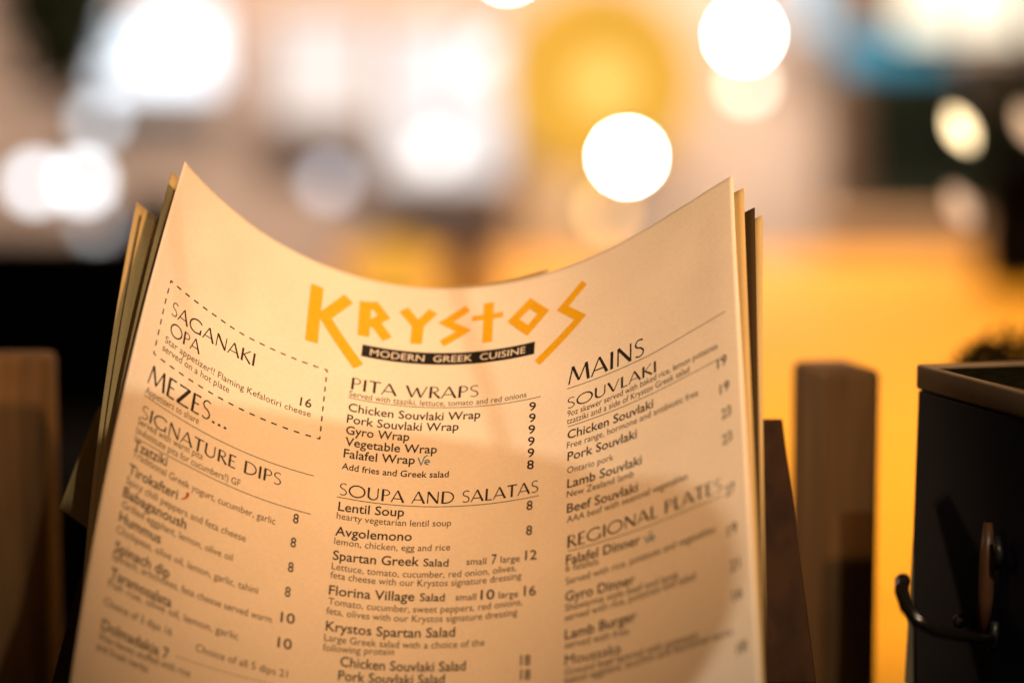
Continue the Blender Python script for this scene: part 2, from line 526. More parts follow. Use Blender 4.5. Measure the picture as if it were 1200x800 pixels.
LINES = [
    ('H', 'SAGANAKI', -96.98, 50.81, -63.73, 50.58),
    ('H', 'OPA', -96.07, 57.37, -83.44, 57.13),
    ('D', 'Star appetizer!! Flaming Kefalotiri cheese', -97.14, 60.87, -42.54, 60.78),
    ('D', 'served on a hot plate', -97.42, 63.85, -70.82, 64.00),
    ('P', '16', -46.57, 57.80, -42.73, 57.39),
    ('H', 'MEZES...', -100.27, 76.52, -69.70, 76.22),
    ('D', 'Appetizers to share', -100.25, 79.89, -79.47, 78.93),
    ('H', 'SIGNATURE DIPS', -99.95, 87.72, -49.38, 87.49),
    ('D', 'Served with warm pita', -100.71, 90.10, -76.13, 89.57),
    ('D', '(substitute pita for cucumbers!) GF', -100.70, 92.82, -62.46, 92.59),
    ('N', 'Tzatziki', -100.45, 97.94, -87.92, 97.18),
    ('D', 'Traditional Greek yogurt, cucumber, garlic', -100.25, 100.11, -49.71, 101.53),
    ('P', '8', -44.23, 98.49, -42.45, 98.44),
    ('N', 'Tirokafteri', -100.60, 105.57, -82.50, 105.25),
    ('D', 'Spicy chili peppers and feta cheese', -100.69, 108.63, -58.45, 109.41),
    ('P', '8', -44.24, 106.49, -42.48, 106.45),
    ('N', 'Babaganoush', -100.93, 112.77, -78.22, 112.82),
    ('D', 'Grilled eggplant, lemon, olive oil', -100.63, 115.97, -61.89, 117.09),
    ('P', '8', -44.26, 114.62, -42.51, 114.60),
    ('N', 'Hummus', -100.81, 120.14, -85.90, 120.51),
    ('D', 'Chickpeas, olive oil, lemon, garlic, tahini', -101.02, 123.52, -52.78, 125.52),
    ('P', '8', -44.45, 122.65, -42.71, 122.64),
    ('N', 'Spinach dip', -100.52, 128.82, -81.42, 129.04),
    ('D', 'Spinach, artichokes, feta cheese served warm', -100.94, 131.24, -47.72, 133.56),
    ('P', '10', -45.03, 130.91, -40.66, 130.74),
    ('N', 'Taramosalata', -100.50, 136.49, -79.59, 137.55),
    ('D', 'Fish roe, olive oil, lemon, garlic', -100.67, 139.14, -57.51, 141.94),
    ('P', '10', -45.26, 138.87, -40.91, 138.81),
    ('D', 'Choice of 3 dips 16', -101.19, 144.46, -78.32, 146.92),
    ('D', 'Choice of all 5 dips 21', -70.30, 146.82, -41.44, 147.86),
    ('N', 'Dolmadakia 7', -100.80, 151.33, -78.46, 152.94),
    ('D', 'Vine leaves stuffed with rice', -101.30, 154.21, -71.14, 156.23),
    ('D', 'and fresh herbs', -101.45, 157.11, -84.49, 159.08),
    ('H', 'PITA WRAPS', -30.74, 46.58, 10.85, 46.76),
    ('D', 'Served with tzaziki, lettuce, tomato and red onions', -31.07, 49.39, 27.42, 50.28),
    ('N', 'Chicken Souvlaki Wrap', -30.76, 55.03, 12.17, 55.32),
    ('N', 'Pork Souvlaki Wrap', -30.82, 59.39, 5.31, 59.30),
    ('N', 'Gyro Wrap', -30.67, 63.64, -10.31, 63.25),
    ('N', 'Vegetable Wrap', -30.53, 67.81, -1.09, 67.66),
    ('N', 'Falafel Wrap', -30.58, 72.14, -7.86, 71.73),
    ('D', 'Add fries and Greek salad', -30.74, 76.41, 3.33, 76.52),
    ('P', '9', 28.62, 55.56, 31.02, 56.12),
    ('P', '9', 28.78, 59.92, 31.18, 60.47),
    ('P', '9', 28.82, 64.26, 31.20, 64.79),
    ('P', '9', 28.92, 68.69, 31.29, 69.21),
    ('P', '9', 29.01, 72.91, 31.37, 73.41),
    ('P', '8', 29.09, 77.23, 31.44, 77.69),
    ('H', 'SOUPA AND SALATAS', -30.62, 85.53, 33.38, 87.21),
    ('N', 'Lentil Soup', -30.52, 91.03, -9.82, 90.50),
    ('P', '8', 29.68, 91.70, 31.70, 92.05),
    ('D', 'hearty vegetarian lentil soup', -30.73, 93.85, 5.26, 93.84),
    ('N', 'Avgolemono', -30.71, 99.52, -6.80, 98.63),
    ('P', '8', 29.92, 100.28, 31.95, 100.62),
    ('D', 'lemon, chicken, egg and rice', -30.74, 102.53, 5.49, 102.22),
    ('N', 'Spartan Greek', -30.73, 107.69, -3.94, 107.29),
    ('N', 'Salad', -2.61, 107.40, 5.30, 107.73),
    ('D', 'small', 10.97, 107.55, 17.32, 108.05),
    ('P', '7', 19.03, 108.12, 20.69, 108.27),
    ('D', 'large', 21.93, 108.16, 28.22, 108.76),
    ('P', '12', 29.99, 108.64, 33.83, 109.16),
    ('D', 'Lettuce, tomato, cucumber, red onion, olives,', -30.80, 110.94, 27.25, 112.09),
    ('D', 'feta cheese with our Krystos signature dressing', -30.96, 113.82, 29.01, 115.09),
    ('N', 'Florina Village', -30.99, 119.25, -4.64, 119.01),
    ('N', 'Salad', -2.97, 118.99, 4.78, 119.22),
    ('D', 'small', 8.20, 119.20, 14.69, 119.55),
    ('P', '10', 16.08, 119.58, 20.53, 119.92),
    ('D', 'large', 21.95, 119.83, 28.26, 120.40),
    ('P', '16', 30.09, 120.36, 34.03, 120.90),
    ('D', 'Tomato, cucumber, sweet peppers, red onions,', -30.92, 122.45, 29.70, 123.75),
    ('D', 'feta, olives with our Krystos signature dressing', -31.28, 125.54, 28.21, 126.56),
    ('N', 'Krystos Spartan Salad', -31.05, 130.80, 8.65, 130.84),
    ('D', 'Large Greek salad with a choice of the', -31.24, 134.10, 18.07, 134.50),
    ('D', 'following protein', -31.42, 137.28, -9.83, 136.42),
    ('N', 'Chicken Souvlaki Salad', -25.85, 141.36, 12.49, 141.78),
    ('P', '18', 29.78, 142.28, 33.02, 142.61),
    ('N', 'Pork Souvlaki Salad', -26.15, 145.73, 6.21, 145.59),
    ('P', '18', 29.93, 146.78, 33.16, 147.09),
    ('N', 'Gyro Salad', -26.43, 150.07, -7.89, 149.60),
    ('H', 'MAINS', 42.25, 49.91, 71.12, 51.58),
    ('H', 'SOUVLAKI', 42.36, 59.00, 75.79, 58.90),
    ('D', '9oz skewer served with baked rice, lemon potatoes', 42.48, 61.95, 99.44, 61.50),
    ('D', 'tzatziki and a side of Krystos Greek salad', 42.41, 64.75, 88.57, 64.75),
    ('N', 'Chicken Souvlaki', 42.84, 70.19, 74.64, 71.77),
    ('D', 'Free range, hormone and antibiotic free', 42.80, 73.61, 91.66, 74.06),
    ('N', 'Pork Souvlaki', 43.16, 78.09, 68.47, 79.86),
    ('D', 'Ontario pork', 43.24, 82.52, 59.82, 83.63),
    ('N', 'Lamb Souvlaki', 43.43, 87.63, 70.26, 89.57),
    ('D', 'New Zealand lamb', 43.42, 90.85, 67.33, 92.64),
    ('N', 'Beef Souvlaki', 43.61, 96.17, 68.85, 97.67),
    ('D', 'AAA beef with seasonal vegetables', 43.72, 99.50, 86.88, 99.54),
    ('H', 'REGIONAL PLATES', 44.20, 108.00, 98.82, 107.40),
    ('N', 'Falafel Dinner', 43.84, 113.32, 69.72, 114.89),
    ('D', '6 falafels', 43.79, 115.57, 55.04, 116.13),
    ('D', 'Served with rice, potatoes and vegetables', 43.97, 119.78, 95.87, 117.71),
    ('N', 'Gyro Dinner', 43.94, 125.03, 67.72, 125.81),
    ('D', 'Shawarma style beef and lamb', 44.02, 128.17, 82.76, 128.64),
    ('D', 'served with rice, potatoes and salad', 43.99, 131.26, 88.56, 130.67),
    ('N', 'Lamb Burger', 44.12, 136.95, 68.24, 136.94),
    ('D', 'served with fries', 44.19, 139.75, 65.61, 140.42),
    ('N', 'Moussaka', 44.30, 144.83, 62.89, 145.22),
    ('D', 'Ground beef layered with potatoes', 44.37, 147.94, 88.75, 147.83),
    ('D', 'baked eggplant, zucchini and bechamel sauce', 44.42, 150.52, 100.02, 147.72),
    ('P', '19', 99.09, 68.42, 102.60, 67.80),
    ('P', '19', 99.63, 77.25, 103.07, 76.71),
    ('P', '23', 99.85, 85.61, 103.24, 85.01),
    ('P', '23', 99.74, 93.77, 103.10, 93.14),
    ('P', '27', 99.96, 109.90, 103.23, 109.19),
    ('P', '19', 100.04, 121.85, 103.26, 121.10),
    ('P', '21', 100.33, 132.32, 103.49, 131.65),
    ('P', '16', 100.69, 140.89, 103.81, 140.18),
    ('P', '18', 101.21, 155.88, 104.25, 155.23),
]


base = surf(P0, [0.0], [0.262])[0]
menu = empty('menu', 'front menu sheet with amber lettering and three printed columns, curled on top of its stack', 'menu', None, tuple(base))
page = sheet_mesh('page', P0, M['paper'], menu)

for kind, text, u0, v0, u1, v1 in LINES:
    v1 = v0 + max(-0.7, min(0.7, v1 - v0))
    if kind == 'H':
        V, F, LF = heading_mesh(text)
        big = {'SAGANAKI': 4.6, 'OPA': 4.6, 'MEZES...': 6.2, 'SIGNATURE DIPS': 4.1, 'PITA WRAPS': 4.6, 'SOUPA AND SALATAS': 4.2,
               'MAINS': 6.6, 'SOUVLAKI': 4.0, 'REGIONAL PLATES': 4.0}[text]
        set_line('heading', V, F, u0, v0, u1, v1, big, M['ink'], menu, LF)
    elif kind == 'N':
        V, F = font_mesh(text, 0.0 if text[0] == 'M' else 0.010)
        set_line('dish_name', V, F, u0, v0, u1, v1, 4.45 if text != 'Salad' else 3.7, M['ink'], menu)
    elif kind == 'D':
        V, F = font_mesh(text, 0.0 if text != 'Add fries and Greek salad' else 0.01)
        set_line('dish_description', V, F, u0, v0, u1, v1, 3.25, M['ink'] if text in ('small', 'large', 'Add fries and Greek salad') else M['ink_soft'], menu)
    else:
        V, F = font_mesh(text, 0.0 if text[0] == 'M' else 0.010)
        set_line('price', V, F, u0, v0, u1, v1, 4.6, M['ink'], menu)

# rules under the headings
for pts in ([(-100.4, 80.7), (-39.2, 81.0)], [(-100.8, 94.3), (-80, 93.6), (-38.9, 94.2)], [(-31.3, 50.0), (-1.3, 50.4), (32.5, 51.2)],
            [(-31.3, 86.4), (33.8, 87.6)], [(42.0, 51.3), (72.4, 51.7), (103.0, 50.2)], [(42.9, 65.7), (76, 66.0), (100.6, 65.3)],
            [(44.4, 109.0), (72.6, 109.4), (99, 109.0)]):
    rule('rule', pts, 0.22, M['ink'], menu)

# the dashed frame round the first dish
V, F = [], []
corner = [(-100.2, 41.0), (-39.2, 41.6), (-38.7, 67.6), (-100.2, 66.8)]
for k in range(4):
    a, b = np.array(corner[k]), np.array(corner[(k + 1) % 4])
    ln = np.linalg.norm(b - a)
    nd = int(round(ln / 3.9))
    for i in range(nd + 1):
        c = a + (b - a) * i / nd
        h = 0.95 / ln
        q0, q1 = max(0, i / nd - h), min(1, i / nd + h)
        v, f = ribbon([a + (b - a) * q0, a + (b - a) * q1], 0.48, 0.48)
        n = len(V)
        V += list(v)
        F += [tuple(i_ + n for i_ in q) for q in f]
ink('dashed_border', np.array(V) / 1000, F, M['ink'], menu)
V, F = [], []
for i in range(24):
    t = i / 24
    u = -76 + 33 * t
    v, f = ribbon([(u, 150.3), (u + 0.7, 150.25)], 0.25, 0.25)
    n = len(V)
    V += list(v)
    F += [tuple(i_ + n for i_ in q) for q in f]
ink('dotted_rule', np.array(V) / 1000, F, M['ink_soft'], menu)

# the logo: angular amber letters over a black banner
LOGO = [('K', [([(-46.9, 10.3), (-45.7, 32.8)], 4.6), ([(-35.5, 10.9), (-43.2, 21.9)], 4.2), ([(-43.2, 20.6), (-29.2, 37.2)], 4.0)]),
        ('R', [([(-29.7, 10.2), (-28.9, 24.6)], 4.1), ([(-29.8, 11.9), (-26.3, 11.0), (-23.0, 15.1), (-27.6, 19.4)], 3.3), ([(-26.0, 17.6), (-21.0, 24.1)], 3.7)]),
        ('Y', [([(-16.9, 10.7), (-11.6, 17.2)], 3.5), ([(-7.0, 10.6), (-11.6, 17.2)], 3.5), ([(-11.55, 15.6), (-11.45, 24.7)], 4.0)]),
        ('S', [([(4.6, 9.6), (-2.4, 15.3), (3.9, 19.1), (-3.0, 24.2)], 3.0)]),
        ('T', [([(11.7, 8.2), (12.2, 24.9)], 3.5), ([(6.4, 14.2), (17.0, 14.0)], 2.2)]),
        ('O', [([(26.4, 11.7), (31.5, 16.9), (26.1, 22.9), (20.8, 17.4), (26.4, 11.7)], 3.2)]),
        ('S', [([(46.6, 10.3), (38.7, 17.9), (45.6, 24.4), (30.4, 37.4)], 3.2)])]
for ch, strokes in LOGO:
    V, F, LF = [], [], []
    for k, (pts, wd) in enumerate(strokes):
        closed = pts[0] == pts[-1]
        pp = [np.array(p, float) for p in (pts[:-1] if closed else pts)]
        if not closed:
            fine = []
            for a, b in zip(pp[:-1], pp[1:]):
                fine += [a + (b - a) * t / 6 for t in range(6)]
            pp = fine + [pp[-1]]
        v, f = ribbon(pp, wd * 1.0, wd * 0.96, closed)
        n = len(V)
        V += list(v)
        F += [tuple(i + n for i in q) for q in f]
        LF += [k * 8e-6] * len(v)
    ink('logo_letter', np.array(V) / 1000, F, M['gold'], menu, np.array(LF))
v, f = [], []
nb = 40
for i in range(nb + 1):
    t = i / nb
    u = -28.8 + 57.9 * t
    v += [(u, 28.0 + 0.35 * t), (u, 32.85 + 0.6 * t)]
f = [(2 * i, 2 * i + 1, 2 * i + 3, 2 * i + 2) for i in range(nb)]
banner = ink('logo_banner', np.array(v) / 1000, f, M['banner'], menu)
V, F = font_mesh('MODERN  GREEK  CUISINE', 0.0)
set_line('banner_lettering', V, F, -26.0, 31.85, 25.9, 32.2, 3.9, M['paper'], menu, 5e-5)

# little marks after some dishes
for (u, v, s) in ((-6.9, 72.0, 1.0), (71.2, 114.6, 0.95)):
    V1, f1 = ribbon([(u, v - 2.6 * s), (u + 1.1 * s, v), (u + 2.0 * s, v - 2.9 * s), (u + 2.9 * s, v - 3.6 * s)], 0.42, 0.42)
    V2, f2 = ribbon([(u + 2.2 * s, v - 1.0 * s), (u + 3.7 * s, v - 1.1 * s), (u + 3.3 * s, v - 1.9 * s), (u + 2.5 * s, v - 1.8 * s), (u + 2.2 * s, v - 0.7 * s), (u + 3.4 * s, v - 0.1 * s)], 0.4, 0.4)
    ink('vegan_mark', np.vstack([V1, V2]) / 1000, f1 + [tuple(i + len(V1) for i in q) for q in f2], M['blue'], menu,
        np.array([0.0] * len(V1) + [8e-6] * len(V2)))
v, f = ribbon([(-79.2, 101.6), (-79.3, 102.8), (-80.0, 103.8), (-81.2, 104.5)], 1.1, 0.25)
ink('chilli_mark', v / 1000, f, M['red'], menu)

# ------------------------------------------------------------------ the other sheets of the stack
HW = PW / 2
SHEETS = [
    (0.009, 0.95, 0.02, -0.00256, 0.0007, -HW, 0.035, 'menu sheet whose shade-browned left strip shows right behind the front menu'),
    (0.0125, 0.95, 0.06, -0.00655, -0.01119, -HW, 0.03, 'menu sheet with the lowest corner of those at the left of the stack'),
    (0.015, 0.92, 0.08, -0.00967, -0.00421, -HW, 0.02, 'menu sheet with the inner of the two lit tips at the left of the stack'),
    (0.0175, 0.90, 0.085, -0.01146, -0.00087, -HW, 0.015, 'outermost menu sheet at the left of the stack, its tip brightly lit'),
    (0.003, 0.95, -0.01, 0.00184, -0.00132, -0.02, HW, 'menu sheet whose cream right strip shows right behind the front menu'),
    (0.006, 0.95, -0.03, 0.00502, -0.00555, -0.02, HW, 'dark brown sheet at the right for the shaded gap between the cream strip and the outermost pinkish one'),  # stands for the shadowed gap by its colour
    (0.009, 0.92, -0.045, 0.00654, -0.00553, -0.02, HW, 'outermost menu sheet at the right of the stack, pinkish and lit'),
    (0.021, 0.80, -0.12, -0.02868, -0.08308, -HW, -0.03, 'sheet darkened and cut short for shade, slanting out low at the left of the stack'),
]
for dz, ks, dr, dx, dy, ua, ub, label in SHEETS:
    p = list(P0)
    p[0] += dx
    p[1] += dy
    p[2] -= dz
    p[5] += dr
    for k in (6, 7, 8):
        p[k] *= ks
    o = sheet_mesh('menu_sheet', p, M['low_shade' if dy < -0.05 else 'gap_shade' if 'dark brown' in label else 'paper_shaded'], None, 60, 70, 0.040 if dy < -0.05 else 0.252, 0.0003, False, ua, ub)  # colours carry the shade; the low sheet ends at the shadow edge
    tag(o, label, 'menu', 'menus stacked behind the front menu')

# ------------------------------------------------------------------ the wooden holder
def px_board(mb, quad, thick):
    """a board whose front face has its corners at the given pixels and distances"""
    a = [at(*q) for q in quad]
    n = (a[1] - a[0]).cross(a[3] - a[0]).normalized()
    if n.y < 0:
        n = -n
    b = [p + n * thick for p in a]
    return mb.hexa([a[3], a[2], b[2], b[3], a[0], a[1], b[1], b[0]])


holder = empty('menu_holder', 'brown wooden menu holder with a leaning back board and two upright side boards', 'menu holder', None, (0, 0.80, 0))
b = MB()
px_board(b, [(142, 492, 0.803), (917, 490, 0.803), (957, 800, 0.760), (60, 800, 0.760)], 0.010)
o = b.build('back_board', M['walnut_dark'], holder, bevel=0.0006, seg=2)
for sx in (-1, 1):
    # an upright board: its front end towards us, a long face turned to the menus
    if sx > 0:
        q, zt = [(0.1135, 0.868), (0.1345, 0.873), (0.1265, 0.908), (0.1048, 0.903)], CAM_H - 0.102
    else:
        q, zt = [(-0.2300, 0.868), (-0.1700, 0.868), (-0.1677, 0.889), (-0.2277, 0.889)], CAM_H - 0.0965
    b = MB()
    b.hexa([(*c, 0.013) for c in q] + [(*c, zt) for c in q])
    b.build('side_board', M['walnut'], holder, bevel=0.003, seg=3)
b = MB()
b.box(-0.231, 0.135, 0.640, 0.915, 0.002, 0.012)
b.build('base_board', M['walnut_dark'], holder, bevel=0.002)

# ------------------------------------------------------------------ counter and yellow table
b = MB()
b.box(-1.6, 0.9, 0.35, 1.045, -0.03, 0.0)
o = b.build('counter', M['counter'], None, bevel=0.003)
tag(o, 'black counter top that carries the menu holder and the navy box', 'counter')

tab = empty('table', 'long amber yellow table stretching away behind the menus on the right', 'table', None, (0.9, 2.4, -0.75))
b = MB()
b.hexa([(0.03, 1.06, -0.035), (1.9, 1.06, -0.035), (1.9, 4.40, -0.035), (-0.33, 4.40, -0.035),
        (0.03, 1.06, -0.004), (1.9, 1.06, -0.004), (1.9, 4.40, -0.004), (-0.33, 4.40, -0.004)])
b.build('tabletop', M['yellow'], tab, bevel=0.004)
for x, y in ((0.12, 1.2), (1.8, 1.2), (-0.15, 3.7), (1.8, 3.7)):
    b = MB()
    b.box(x - 0.03, x + 0.03, y - 0.03, y + 0.03, -0.75, -0.036)
    b.build('leg', M['brown'], tab)

# ------------------------------------------------------------------ the navy box at the right
def P3(x, y, z):
    return (x, y, z)


boxo = empty('planter_box', 'dark navy planter box with a pale rim and black wire latch at the right edge', 'planter', None, (0.19, 0.76, 0))
zt = CAM_H - 0.0905
A = (0.1335, 0.790)                                  # the corner turned to the menus
Bc = (0.1640, 0.680)
Dv = (0.120, 0.033)                                  # across the box
A2, B2 = (A[0] + Dv[0], A[1] + Dv[1]), (Bc[0] + Dv[0], Bc[1] + Dv[1])
b = MB()
foot = [(A[0] - 0.004, A[1]), (Bc[0] - 0.004, Bc[1]), B2, A2]
top_ = [A, Bc, B2, A2]
def wall_ring(lo, hi, z0, z1, t, name, mat, bev):
    """four walls, t thick, standing between two outlines"""
    def inset(q):
        c = Vector((sum(p[0] for p in q) / 4, sum(p[1] for p in q) / 4))
        return [tuple(Vector(p) + (c - Vector(p)).normalized() * t * 1.4) for p in q]
    v = [(*p, z0) for p in lo] + [(*p, z1) for p in hi] + [(*p, z1) for p in inset(hi)] + [(*p, z0) for p in inset(lo)]
    f = []
    for k in range(4):
        for s in range(4):
            a_, c_ = s * 4, ((s + 1) % 4) * 4
            f.append((a_ + k, a_ + (k + 1) % 4, c_ + (k + 1) % 4, c_ + k))
    b_ = MB().raw(v, f)
    return b_


bw = wall_ring(foot, top_, 0.001, zt - 0.0085, 0.003, 'body', None, 0)
bw.hexa([(*p, 0.0012) for p in foot] + [(*p, 0.004) for p in foot])
bw.build('body', M['navy'], boxo, bevel=0.001)
grow = [(A[0] - 0.0006, A[1] + 0.0006), (Bc[0] - 0.0004, Bc[1] - 0.0007), (B2[0] + 0.0006, B2[1] - 0.0006), (A2[0] + 0.0006, A2[1] + 0.0006)]
wall_ring(grow, grow, zt - 0.0083, zt, 0.0022, 'rim', None, 0).build('rim', M['cream'], boxo, bevel=0.0015)
b = MB()
_c = Vector((sum(p[0] for p in top_) / 4, sum(p[1] for p in top_) / 4))
inn = [tuple(Vector(p) + (_c - Vector(p)).normalized() * 0.0055) for p in top_]
b.hexa([(*p, zt - 0.016) for p in inn] + [(*p, zt - 0.0012) for p in inn])
b.build('soil', M['soil'], boxo)
# wire latch on the face towards us
lx = lambda px, py, d: at(px, py, d)
pts = [lx(1057, 680, 0.722), lx(1057, 692, 0.718), lx(1063, 711, 0.714), lx(1075, 726, 0.711), lx(1095, 738, 0.711), lx(1120, 744, 0.716), lx(1145, 747, 0.727), lx(1165, 748, 0.739)]
lat = MB().tube(pts, [0.0021, 0.0023, 0.0023, 0.0021, 0.0018, 0.0016, 0.0016, 0.0016], 14).build('wire_latch', M['black_wire'], boxo, True)
MB().ball(lx(1058, 681, 0.722), 0.0025).build('knob', M['black_wire'], lat, True)
MB().ball(lx(1125, 727, 0.7605), 0.0024).build('rivet', M['metal'], boxo, True)
gp = [lx(1158, 612, 0.7405), lx(1157, 650, 0.7405), lx(1155, 700, 0.7415), lx(1152, 738, 0.7425)]
MB().tube(gp, [0.0014, 0.0024, 0.0024, 0.0016], 12).build('grip', M['brown_grip'], boxo, True)
MB().tube([lx(1168, 630, 0.7355), lx(1171, 648, 0.733), lx(1168, 664, 0.7355)], 0.0013, 10).build('hinge_pin', M['metal'], boxo, True)
MB().tube([lx(1166, 728, 0.737), lx(1165, 745, 0.737), lx(1162, 762, 0.739)], 0.0013, 10).build('hinge_pin', M['metal'], boxo, True)

# grey card standing behind the box, its edge just showing
b = MB()
px_board(b, [(1080, 500, 0.800), (1110, 500, 0.806), (1105, 800, 0.806), (1062, 800, 0.800)], 0.001)
o = b.build('card', M['grey_card'])
tag(o, 'narrow grey card standing between the side board and the navy box', 'card')

# potted herb standing behind the box
c0 = at(1200, 440, 0.985)
herb = empty('potted_herb', 'dark green herb in a black pot standing behind the navy box at the right edge', 'herb', None, (c0.x, c0.y, 0.0))
b = MB()
n = 28
prof = [(0.022, 0.001), (0.028, 0.09), (0.031, 0.160), (0.033, 0.162), (0.033, 0.170), (0.029, 0.170), (0.027, 0.164)]
v = [(c0.x + r_ * math.cos(2 * math.pi * i / n), c0.y + r_ * math.sin(2 * math.pi * i / n), z_) for r_, z_ in prof for i in range(n)]
f = [(k * n + i, k * n + (i + 1) % n, (k + 1) * n + (i + 1) % n, (k + 1) * n + i) for k in range(len(prof) - 1) for i in range(n)]
b.raw(v, f + [tuple(range(n - 1, -1, -1))])
b.build('pot', M['black'], herb, True)
b = MB()
rnd = random.Random(3)
for i in range(1500):
    a_ = rnd.uniform(0, 2 * math.pi)
    q = rnd.random() ** 0.5
    c = Vector((c0.x + 0.038 * q * math.cos(a_), c0.y + 0.036 * q * math.sin(a_), 0.167 + 0.033 * (1 - q ** 3) * rnd.random() + 0.004 * rnd.random()))
    a = Vector((rnd.uniform(-1, 1), rnd.uniform(-1, 1), rnd.uniform(-0.5, 0.8))).normalized()
    s = a.cross(Vector((0, 0.2, 1))).normalized()
    L_, w_ = rnd.uniform(0.003, 0.006), rnd.uniform(0.0012, 0.0026)
    b.raw([c - a * L_, c + s * w_ + Vector((0, 0, 0.0008)), c + a * L_, c - s * w_ + Vector((0, 0, 0.0008))], [(0, 1, 2, 3)])
b.build('foliage', M['leaf'], herb)

# ------------------------------------------------------------------ the room behind, far out of focus
b = MB()
b.box(-4.0, 4.0, -1.0, 9.0, -0.80, -0.75)
tag(b.build('floor', M['floor']), kind='structure')
b = MB()
b.box(-4.0, 4.0, 6.6, 6.75, -0.75, 3.2)
tag(b.build('wall', M['plaster']), kind='structure')


def rect(px0, px1, py0, py1, d):
    a, c = at(px0, py1, d), at(px1, py0, d)
    return min(a.x, c.x), max(a.x, c.x), min(a.z, c.z), max(a.z, c.z), (a.y + c.y) / 2


def bulb(px, py, d, rpx, color, strength, label, name='pendant_lamp', cat='lamp', group='small lamps far behind the menus'):
    c = at(px, py, d)
    r = rpx / FPX * d
    t = empty(name, label, cat, group, tuple(c))
    MB().ball(c, r, n=20, m=12).build('bulb', glow('bulb_glow', color, strength), t, True)
    MB().tube([c + Vector((0, 0, r * 0.9)), c + Vector((0, 0, r * 2.2))], r * 0.6, 12).build('socket', M['metal'], t, True)
    MB().tube([c + Vector((0, 0, r * 2.1)), Vector((c.x, c.y, 3.0))], 0.0012, 6).build('cord', M['black'], t)
    return t


def window(px0, px1, py0, py1, d, color, strength, label, bar=0.02):
    x0, x1, z0, z1, y = rect(px0, px1, py0, py1, d)
    t = empty('lit_window', label, 'window', 'lit windows in the far wall', ((x0 + x1) / 2, y, z0))
    MB().box(x0, x1, y, y + 0.02, z0, z1).build('pane', glow('window_glow', color, strength), t)
    b = MB()
    for q in ((x0 - bar, x0, z0 - bar, z1 + bar), (x1, x1 + bar, z0 - bar, z1 + bar)):
        b.box(q[0], q[1], y - 0.02, y + 0.03, q[2], q[3])
    for q in ((x0, x1, z0 - bar, z0), (x0, x1, z1, z1 + bar)):
        b.box(q[0], q[1], y - 0.018, y + 0.028, q[2], q[3])
    b.build('frame', M['tan'], t)
    return t


DW = 6.45
WARM, COOL, PINK = (1.0, 0.86, 0.66), (0.86, 0.93, 1.0), (1.0, 0.87, 0.80)
window(116, 258, 10, 104, DW, COOL, 2.4, 'bright bluish white window at the upper left')
window(322, 432, 20, 140, DW, PINK, 1.1, 'dim pinkish window left of the white one in the middle')
window(448, 592, 30, 210, DW, (1.0, 0.93, 0.90), 1.1, 'broad pinkish white window in the middle')
bulb(98, 212, 6.0, 15, COOL, 7, 'bluish white lamp just left of the stacked menus')
bulb(42, 214, 6.0, 15, COOL, 6, 'bluish white lamp at the left edge')
bulb(112, 264, 5.6, 10, COOL, 2.2, 'faint bluish lamp low beside the menus')
bulb(115, 140, 6.0, 14, COOL, 3.5, 'faint bluish lamp under the upper left window')
bulb(560, 64, 6.0, 18, (1.0, 0.95, 0.93), 2.0, 'white lamp left of the yellow lantern')
bulb(512, 178, 6.0, 18, (1.0, 0.95, 0.92), 2.4, 'white lamp above the middle of the front menu')
bulb(385, 212, 6.0, 14, (0.90, 0.90, 1.0), 2.4, 'pale lavender lamp above the left of the menu')
bulb(595, -42, 6.0, 12, WARM, 160, 'brilliant lamp half cut by the top of the view')
bulb(735, 184, 6.0, 12, (1.0, 0.93, 0.80), 220, 'brilliant white lamp standing clear above the menu')
bulb(872, 41, 6.0, 13, (1.0, 0.93, 0.82), 200, 'brilliant white lamp at the upper right of the yellow lantern')
bulb(876, 98, 6.0, 11, (1.0, 0.82, 0.66), 8, 'dimmer peach lamp right under the brilliant upper one')
bulb(712, 246, 6.0, 11, (1.0, 0.55, 0.20), 6, 'dim orange lamp under the brilliant white one')


def candle(px, py, d, color, strength, label):
    """an almond shaped bulb tilted on its cord"""
    c = at(px, py, d)
    k = d / FPX
    t = empty('candle_lamp', label, 'lamp', 'candle lamps at the right', tuple(c))
    ax = Vector((-0.53, 0, 0.85))
    pts, rs = [], []
    for i in range(15):
        s = -1 + 2 * i / 14
        pts.append(c + ax * (s * 25 * k))
        rs.append(max(0.4, 11 * (1 - abs(s) ** 2.2)) * k)
    MB().tube(pts, rs, 20).build('bulb', glow('candle_glow', color, strength), t, True)
    e = c + ax * (25 * k)
    MB().tube([e, e + ax * (5 * k)], 3.0 * k, 12).build('socket', M['metal'], t, True)
    MB().tube([e + ax * (5 * k), Vector(((e + ax * 6 * k).x, c.y, 2.6))], 0.0004, 6).build('cord', M['black'], t)


candle(1125, 151, 1.45, (1.0, 0.74, 0.40), 5.0, 'cream almond shaped lamp before the dark green door')
candle(1126, 242, 1.45, (1.0, 0.60, 0.36), 1.3, 'dull tan almond glow put in as the reflection of the cream lamp')  # glowing shape set in for the reflection of the lamp above
candle(1207, 146, 1.50, (1.0, 0.62, 0.36), 1.5, 'tan almond shaped lamp cut by the right edge')

# yellow paper lantern
c = at(702, 95, 6.2)
lan = empty('paper_lantern', 'round yellow paper lantern glowing in the upper middle', 'lantern', None, tuple(c))
MB().ball(c, 0.25, 0.25, 0.25).build('shade', glow('lantern_glow', (1.0, 0.50, 0.06), 0.95), lan, True)
MB().ball((c.x, c.y - 0.27, c.z - 0.01), 0.06, 0.02, 0.06).build('bulb', glow('lantern_core', (1.0, 0.66, 0.18), 1.5), lan, True)
MB().tube([c + Vector((0, 0, 0.22)), Vector((c.x, c.y, 3.0))], 0.006, 8).build('cord', M['black'], lan)

